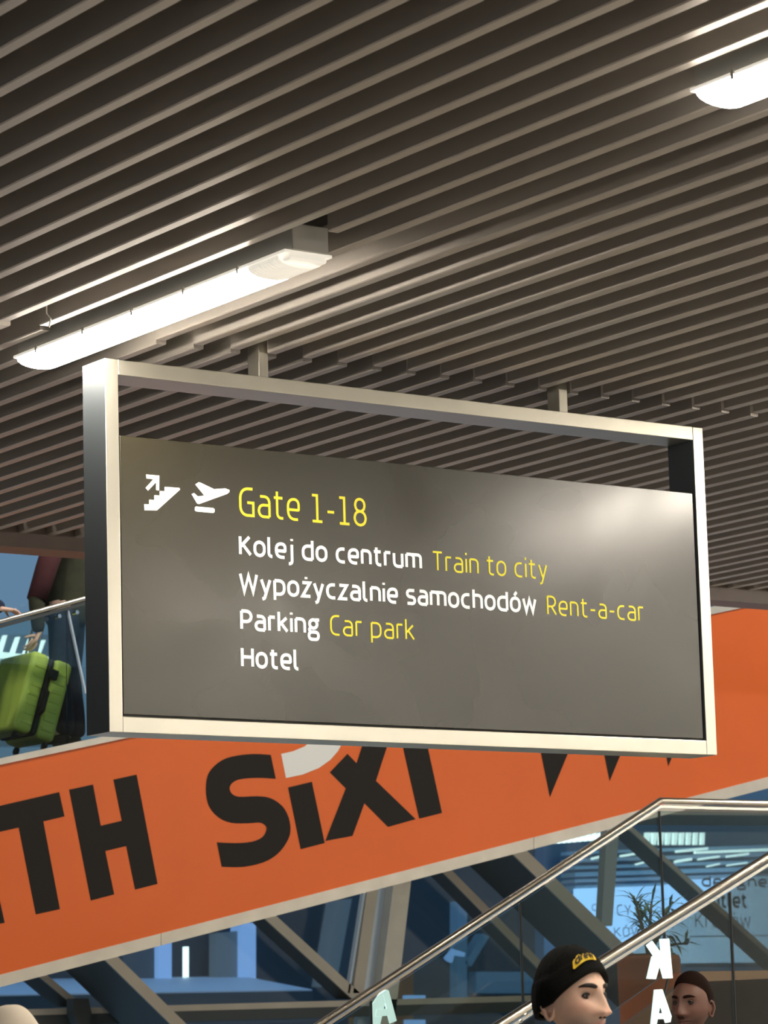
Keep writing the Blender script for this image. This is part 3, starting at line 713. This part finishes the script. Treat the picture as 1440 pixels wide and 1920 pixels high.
def ear(side):
    V, Fc = [], []; n, r = 16, 8
    for i in range(n):
        a = 2*PI*i/n; cx = .017*math.cos(a)*(1.0 if math.sin(a) > -.2 else .72); cz = .031*math.sin(a)
        for k in range(r):
            b = 2*PI*k/r; rr = .0055
            V.append((cx*(1+.28*math.cos(b)), rr*math.sin(b), cz*(1+.16*math.cos(b))))
    for i in range(n):
        for k in range(r): Fc.append((i*r+k, i*r+(k+1) % r, ((i+1) % n)*r+(k+1) % r, ((i+1) % n)*r+k))
    # concha
    c = len(V); V.append((0, -.004, 0)); 
    for i in range(n): Fc.append((i*r+4, ((i+1) % n)*r+4, c))
    out = []
    for x, y, z in V:
        yy = y+.010-x*.35
        out.append((x-.016, side*(.0665+yy), z-.020))
    return out, Fc
def hand_chains(W, D, U, side, curl=.35):
    """wrist W, direction D, palm-normal U; returns meshes for palm and five fingers"""
    D = D/np.linalg.norm(D); U = U-D*np.dot(U, D); U /= np.linalg.norm(U); S = np.cross(D, U)*side
    out = [skin_mesh([W-D*.03, W+D*.015, W+D*.05, W+D*.085], [(0, 1), (1, 2), (2, 3)], [(.026, .020), (.026, .018), (.038, .016), (.036, .013)], 0, 1)]
    for k, (off, L) in enumerate(((-.030, .078), (-.010, .088), (.010, .082), (.029, .066))):
        b = W+D*.078+S*off; p = [b]; ang = 0; d = D
        for s in (.42, .32, .26):
            ang += curl; d = D*math.cos(ang)+U*math.sin(ang); p.append(p[-1]+d*L*s)
        out.append(skin_mesh([b-D*.02]+p, [(i, i+1) for i in range(4)], [.0085, .009, .0085, .008, .0065], 0, 1))
    b = W+D*.025-S*.028; d1 = D*.75-S*.6+U*.25; d1 /= np.linalg.norm(d1)
    out.append(skin_mesh([b+S*.01, b+d1*.03, b+d1*.055+U*.01*curl, b+d1*.078+U*.03*curl], [(0, 1), (1, 2), (2, 3)], [.012, .011, .0095, .0075], 0, 1))
    return out
def person(loc, yaw, height, label, top, legs, skinm, arms=None, hat=None, hair=None, head_scale=1., pitch=0., coat_r=1., sleeve=None, hat_z=None, head_yaw=0.):
    k = height/1.78
    t = thing('person', tuple(loc), label, 'person')
    cy, sy = math.cos(yaw), math.sin(yaw); Rm = np.array([[cy, -sy, 0], [sy, cy, 0], [0, 0, 1]]); loc = np.array(loc, float)
    def tw(V): return [loc+Rm@(np.array(v)*k) for v in V]
    def tl(p): return (Rm.T@(np.array(p, float)-loc))/k
    # default arms in body space: elbow, wrist, hand dir, palm normal
    A = {1: (np.array([-.02, .235, 1.14]), np.array([.05, .25, .88]), np.array([.1, 0, -1.]), np.array([.3, -1., 0])),
         -1: (np.array([-.02, -.235, 1.14]), np.array([.05, -.25, .88]), np.array([.1, 0, -1.]), np.array([.3, 1., 0]))}
    for s, v in (arms or {}).items():
        A[s] = tuple(tl(p) for p in v[:2])+tuple(Rm.T@np.array(q, float) for q in v[2:])
    J = [(0, 0, .95), (0, 0, 1.10), (0, 0, 1.28), (0, 0, 1.42), (.0, 0, 1.50), (.015, 0, 1.58)]
    E = [(i, i+1) for i in range(5)]; R = [(.15, .11), (.14, .10), (.165, .11), (.13, .085), (.062, .06), (.056, .058)]
    for s in (1, -1):
        n = len(J); el, wr, hd, pn = A[s]
        J += [(0, s*.175, 1.43), tuple(el), tuple(el*.5+wr*.5), tuple(wr)]; E += [(3, n), (n, n+1), (n+1, n+2), (n+2, n+3)]; R += [.058, .044, .040, .028]
        n = len(J); J += [(0, s*.09, .88), (.02, s*.10, .50), (-.02, s*.11, .10), (.10, s*.125, .035)]; E += [(0, n), (n, n+1), (n+1, n+2), (n+2, n+3)]; R += [.085, .058, .040, .034]
    parts = [skin_mesh(J, E, R, 0, 1)]
    for s in (1, -1):
        el, wr, hd, pn = A[s]; parts += hand_chains(wr, hd, pn, s)
    V, Fc = joinm(*parts); nb = len(V)
    hc = np.array([.035, 0, 1.655]); cp, sp = math.cos(pitch), math.sin(pitch)
    Ry = np.array([[cp, 0, sp], [0, 1, 0], [-sp, 0, cp]])
    ch, sh = math.cos(head_yaw), math.sin(head_yaw); Ry = np.array([[ch, -sh, 0], [sh, ch, 0], [0, 0, 1]])@Ry
    def hw(V): return [hc+Ry@(np.array(v)*head_scale) for v in V]
    H = joinm((hw(HV), HF), (hw(ear(1)[0]), ear(1)[1]), (hw(ear(-1)[0]), ear(-1)[1]))
    V, Fc = joinm((V, Fc), H)
    body = mk('body', tw(V), Fc, skinm, t, smooth=True)
    ca = body.data.color_attributes.new('tone', 'FLOAT_COLOR', 'POINT'); col = np.ones((len(V), 4)); col[nb:nb+len(HV), :3] = HT; ca.data.foreach_set('color', col.ravel())
    # eyes, lids, brows
    for s in (1, -1):
        nc = np.array([surf_x(s*.009, -.050)+.0005, s*.0085, -.0505])
        q = tube([nc-np.array([.005, 0, 0]), nc+np.array([.004, s*.001, -.0005])], [.0028, .0034], 8); mk('nostril', tw(hw(q[0])), q[1], M['hair'], body)
        ex = surf_x(s*.032, .006)-.0075
        bm = bmesh.new(); bmesh.ops.create_uvsphere(bm, u_segments=20, v_segments=14, radius=.0118); ev = [tuple(v.co) for v in bm.verts]; ef = [tuple(v.index for v in f.verts) for f in bm.faces]; bm.free()
        c = np.array([ex, s*.032, .006])
        eye = mk('eye', tw(hw([c+np.array(v) for v in ev])), ef, M['eye'], body, smooth=True)
        dirn = np.array([1, 0, 0.]); 
        mk('iris', tw(hw(tube([c+dirn*.0095, c+dirn*.0123], [.0062, .0050], 14)[0])), tube([c+dirn*.0095, c+dirn*.0123], [.0062, .0050], 14)[1], M['iris'], body)
        def lid(zs, r, mname, mm):
            pp = []
            for u in np.linspace(-1, 1, 11):
                yy = u*.0155; zz = zs*(.0062*(1-u*u))-.001+.001*u*s; xx = math.sqrt(max(.0128**2-(yy*.72)**2-zz**2, 1e-6))
                pp.append(c+np.array([xx, yy, zz]))
            q = tube(pp, r, 8); mk(mname, tw(hw(q[0])), q[1], mm, body, smooth=True)
        lid(1, [.0012]+[.0026]*9+[.0012], 'eyelid', skinm); lid(-1, [.001]+[.0022]*9+[.001], 'eyelid', skinm)
        lid(.86, [.0004]+[.0010]*9+[.0004], 'eyelashes', M['hair'])
        bp = []
        for u in np.linspace(0, 1, 9):
            yy = s*(.013+.040*u); zz = .0265+.0075*math.sin(u*PI*.75)-.004*u; bp.append(np.array([surf_x(yy, zz)+.0008, yy, zz]))
        q = tube(bp, [.0040, .0058, .0062, .0062, .006, .0054, .0046, .0034, .0014], 8); mk('eyebrow', tw(hw(q[0])), q[1], hair or M['hair'], body, smooth=True)
    # clothes
    Jc, Ec, Rc = [(0, 0, .79), (0, 0, .97), (0, 0, 1.14), (0, 0, 1.30), (0, 0, 1.43), (.0, 0, 1.50)], [(i, i+1) for i in range(5)], [(.175, .135), (.18, .14), (.18, .14), (.20, .145), (.155, .11), (.085, .08)]
    Rc = [(a*coat_r, b*coat_r) for a, b in Rc]
    for s in (1, -1):
        n = len(Jc); el, wr, hd, pn = A[s]
        Jc += [(0, s*.18, 1.43), tuple(el), tuple(el*.5+wr*.5), tuple(wr)]; Ec += [(4, n), (n, n+1), (n+1, n+2), (n+2, n+3)]; Rc += [.078, .064, .056, .044]
    q = skin_mesh(Jc, Ec, Rc, 0, 2); mk('jacket', tw(q[0]), q[1], top, t, smooth=True)
    cr = [(.0+.105*math.cos(a), .10*math.sin(a), 1.50+.018*math.cos(a)) for a in np.linspace(0, 2*PI, 21)]
    q = tube(cr, .022, 8); mk('collar', tw(q[0]), q[1], top, t, smooth=True)
    if sleeve:
        for s in (1, -1):
            el, wr, hd, pn = A[s]; q = tube([np.array([0, s*.185, 1.44]), el*.5+np.array([0, s*.18, 1.43])*.5, el*.9+wr*.1], [.080, .078, .070], 14); mk('sleeve', tw(q[0]), q[1], sleeve, t, smooth=True)
    Jt, Et, Rt = [(0, 0, 1.0), (0, 0, .93)], [(0, 1)], [(.155, .12), (.16, .125)]
    for s in (1, -1):
        n = len(Jt); Jt += [(0, s*.09, .82), (.02, s*.10, .50), (-.015, s*.11, .22), (-.02, s*.11, .06)]; Et += [(1, n), (n, n+1), (n+1, n+2), (n+2, n+3)]; Rt += [.105, .080, .072, .068]
    q = skin_mesh(Jt, Et, Rt, 0, 2); mk('trousers', tw(q[0]), q[1], legs, t, smooth=True)
    for s in (1, -1):
        q = skin_mesh([(-.06, s*.11, .045), (.02, s*.115, .05), (.10, s*.12, .04), (.17, s*.13, .034)], [(0, 1), (1, 2), (2, 3)], [(.042, .04), (.045, .045), (.048, .036), (.036, .028)], 0, 2)
        mk('shoe', tw(q[0]), q[1], M['blackcoat'], t, smooth=True)
    hatf = None
    if hat or hair:
        HTH = hat is not None
        def surf(az, tt, grow):
            # az 0 = front; tt 0 crown .. 1 hem; hem height varies front to back
            c_, s_ = math.cos(az), math.sin(az)
            if HTH: zh = .043*c_-.012 if hat_z is None else hat_z(c_)
            else: zh = .084*max(c_, 0)**.35+(-.055)*max(-c_, 0)+.0
            th1 = math.acos(max(-1, min(1, zh/.122))); th = tt*th1
            nx_, ny_, nz_ = math.sin(th)*c_, math.sin(th)*s_, math.cos(th)
            bx = (.094 if nx_ > 0 else .104)*nx_; by = .077*ny_; bz = .122*nz_
            gx = grow
            return np.array([bx*(1+gx*.105)+.0, by*(1+gx*.15), bz*(1+gx*.10)+.004])
        na, nt_ = 64, 26; V, Fc = [], []
        for i in range(nt_+1):
            for j in range(na):
                az = 2*PI*j/na; tt = i/nt_
                gr = 1.0 if HTH else .62*(1-tt**6)+.06
                if HTH and tt > .66: gr = 1.25
                if HTH: gr += .10*(j % 2)
                if HTH and tt < .66: gr += .9*math.sin(tt/.66*PI)*.4*(math.cos(az) < .3)
                V.append(surf(az, tt, gr))
        for j in range(na): V.append(surf(2*PI*j/na, 1.0, .15))
        for i in range(nt_+1):
            for j in range(na): Fc.append((i*na+j, i*na+(j+1) % na, (i+1)*na+(j+1) % na, (i+1)*na+j))
        mk('beanie' if HTH else 'hair', tw(hw(V)), Fc, hat or hair, t, smooth=not HTH or True)
        hatf = lambda az, tt, gr: tw(hw([surf(az, tt, gr)]))[0]
    return t, hatf

# the man in the black beanie, looking right
d1 = 8.5
eyeP = atd(1115, 1866, d1)
ysc = math.atan2(RT[1], RT[0]); fwd_yaw = ysc-math.radians(44)
HSC = 1.0
# place so that head centre projects rightly
hcW = atd(1073, 1869, d1)
Hm = 1.78; feet_z = 0
kk = hcW[2]/1.661; cyw, syw = math.cos(fwd_yaw), math.sin(fwd_yaw)
locm = np.array([hcW[0]-.035*cyw, hcW[1]-.035*syw, 0])
man, hatf = person(locm, fwd_yaw, 1.78*kk, 'man in a black beanie with yellow embroidery looking right, in front of the stair', M['blackcoat'], M['jeans'], M['skin'], hat=M['blackknit'], pitch=-.02,
                   hat_z=lambda c_: -.014+(.074 if c_ > 0 else .034)*c_, head_scale=1.0)
# embroidery: yellow ground with black stroke letters wrapped on the cuff side
def hat_text(parent, hatf):
    V, Fc = letters('drew', .20, None, .26); W_ = max(v[0] for v in V)
    AZ0, AZ1 = math.radians(-46), math.radians(-3)   # from left of image to right
    def mp(u, v, gr): return hatf(AZ0+(AZ1-AZ0)*u/W_, .80-.145*v-.035*math.sin(PI*u/W_), gr)
    V1, F1 = [], []; nu = 24
    for k in range(nu+1):
        u = -.28+(W_+.56)*k/nu; end = .18 if k in (0, nu) else 0
        top = 1.28 if .20 < u < .85 else 1.02
        for v in (-.22+end, .4, top-end): V1.append(mp(u, v*.9, 1.75))
    for k in range(nu):
        for q in (0, 1): F1.append((k*3+q, k*3+3+q, k*3+4+q, k*3+1+q))
    mk('embroidery_ground', V1, F1, M['yellowthread'], parent, 'yellow embroidered ground')
    mk('embroidery_letters', [mp(a, b, 1.95+.01*c) for a, b, c in V], Fc, M['blackthread'], parent, 'black embroidered word drew')
hat_text(man, hatf)
for px, py in ((975, 1916), (985, 1904), (1000, 1898)):
    p = atd(px, py, d1+.05); mk('zip_tooth', *tube([p, p+np.array([.006, 0, .004])], .004, 6), M['steel'], man)

# reflected man modelled solid, skin darkened to a reflection's dimness
hcB = atd(1298, 1880, 13.4); yb = ysc-math.radians(125)
person((hcB[0]-.035*math.cos(yb), hcB[1]-.035*math.sin(yb), 0), yb, 1.78*hcB[2]/1.661, 'short-haired man darkened like a reflection, facing the camera at the lower right, under the letter K', M['maroon'], M['jeans'], M['skin2'], hair=M['hair2'])
# cream hat at the lower left corner
hcC = atd(22, 1971, 9.0); yc = ysc+math.radians(60)
person((hcC[0]-.035*math.cos(yc), hcC[1]-.035*math.sin(yc), 0), yc, 1.78*hcC[2]/1.661, 'ribbed cream knitted hat on a person at the lower left corner', M['navy'], M['jeans'], M['skin'], hat=M['creamknit'])
# people on the moving walkway
def deck_z(px): return at(px, topf(px)+14, 1, YW+.05)[2]
ft = at(128, 1400, 1, 19.15); yd = ysc+math.radians(165)
fzz = ft[2]
hd_w = grip+np.array([.05, 0, .06])
sh_ = np.array([ft[0], 19.15, 0])
person((ft[0], 19.15, fzz), yd, 1.80, 'person in olive jacket with maroon sleeves and dark jeans pulling the lime suitcase', M['olive'], M['jeans'], M['skin'], hair=M['hair'],
       arms={1: (tuple(at(68, 1118, 1, 19.0)), tuple(at(72, 1188, 1, 19.0)), tuple(at(60, 1212, 1, 19.0)-at(72, 1188, 1, 19.0)), (-.3, .6, 0))}, sleeve=M['maroon'])
f5 = at(-62, 1448, 1, 19.1)
person((f5[0], 19.1, f5[2]), ysc+math.radians(10), 1.76, 'person at the left edge in navy, one hand on the walkway handrail', M['navy'], M['jeans'], M['skin'], hair=M['hair'],
       arms={-1: (tuple(at(-40, 1118, 1, 18.75)), tuple(at(6, 1142, 1, 18.56)), tuple(at(34, 1146, 1, 18.56)-at(6, 1142, 1, 18.56)), (0, 0, -1))})
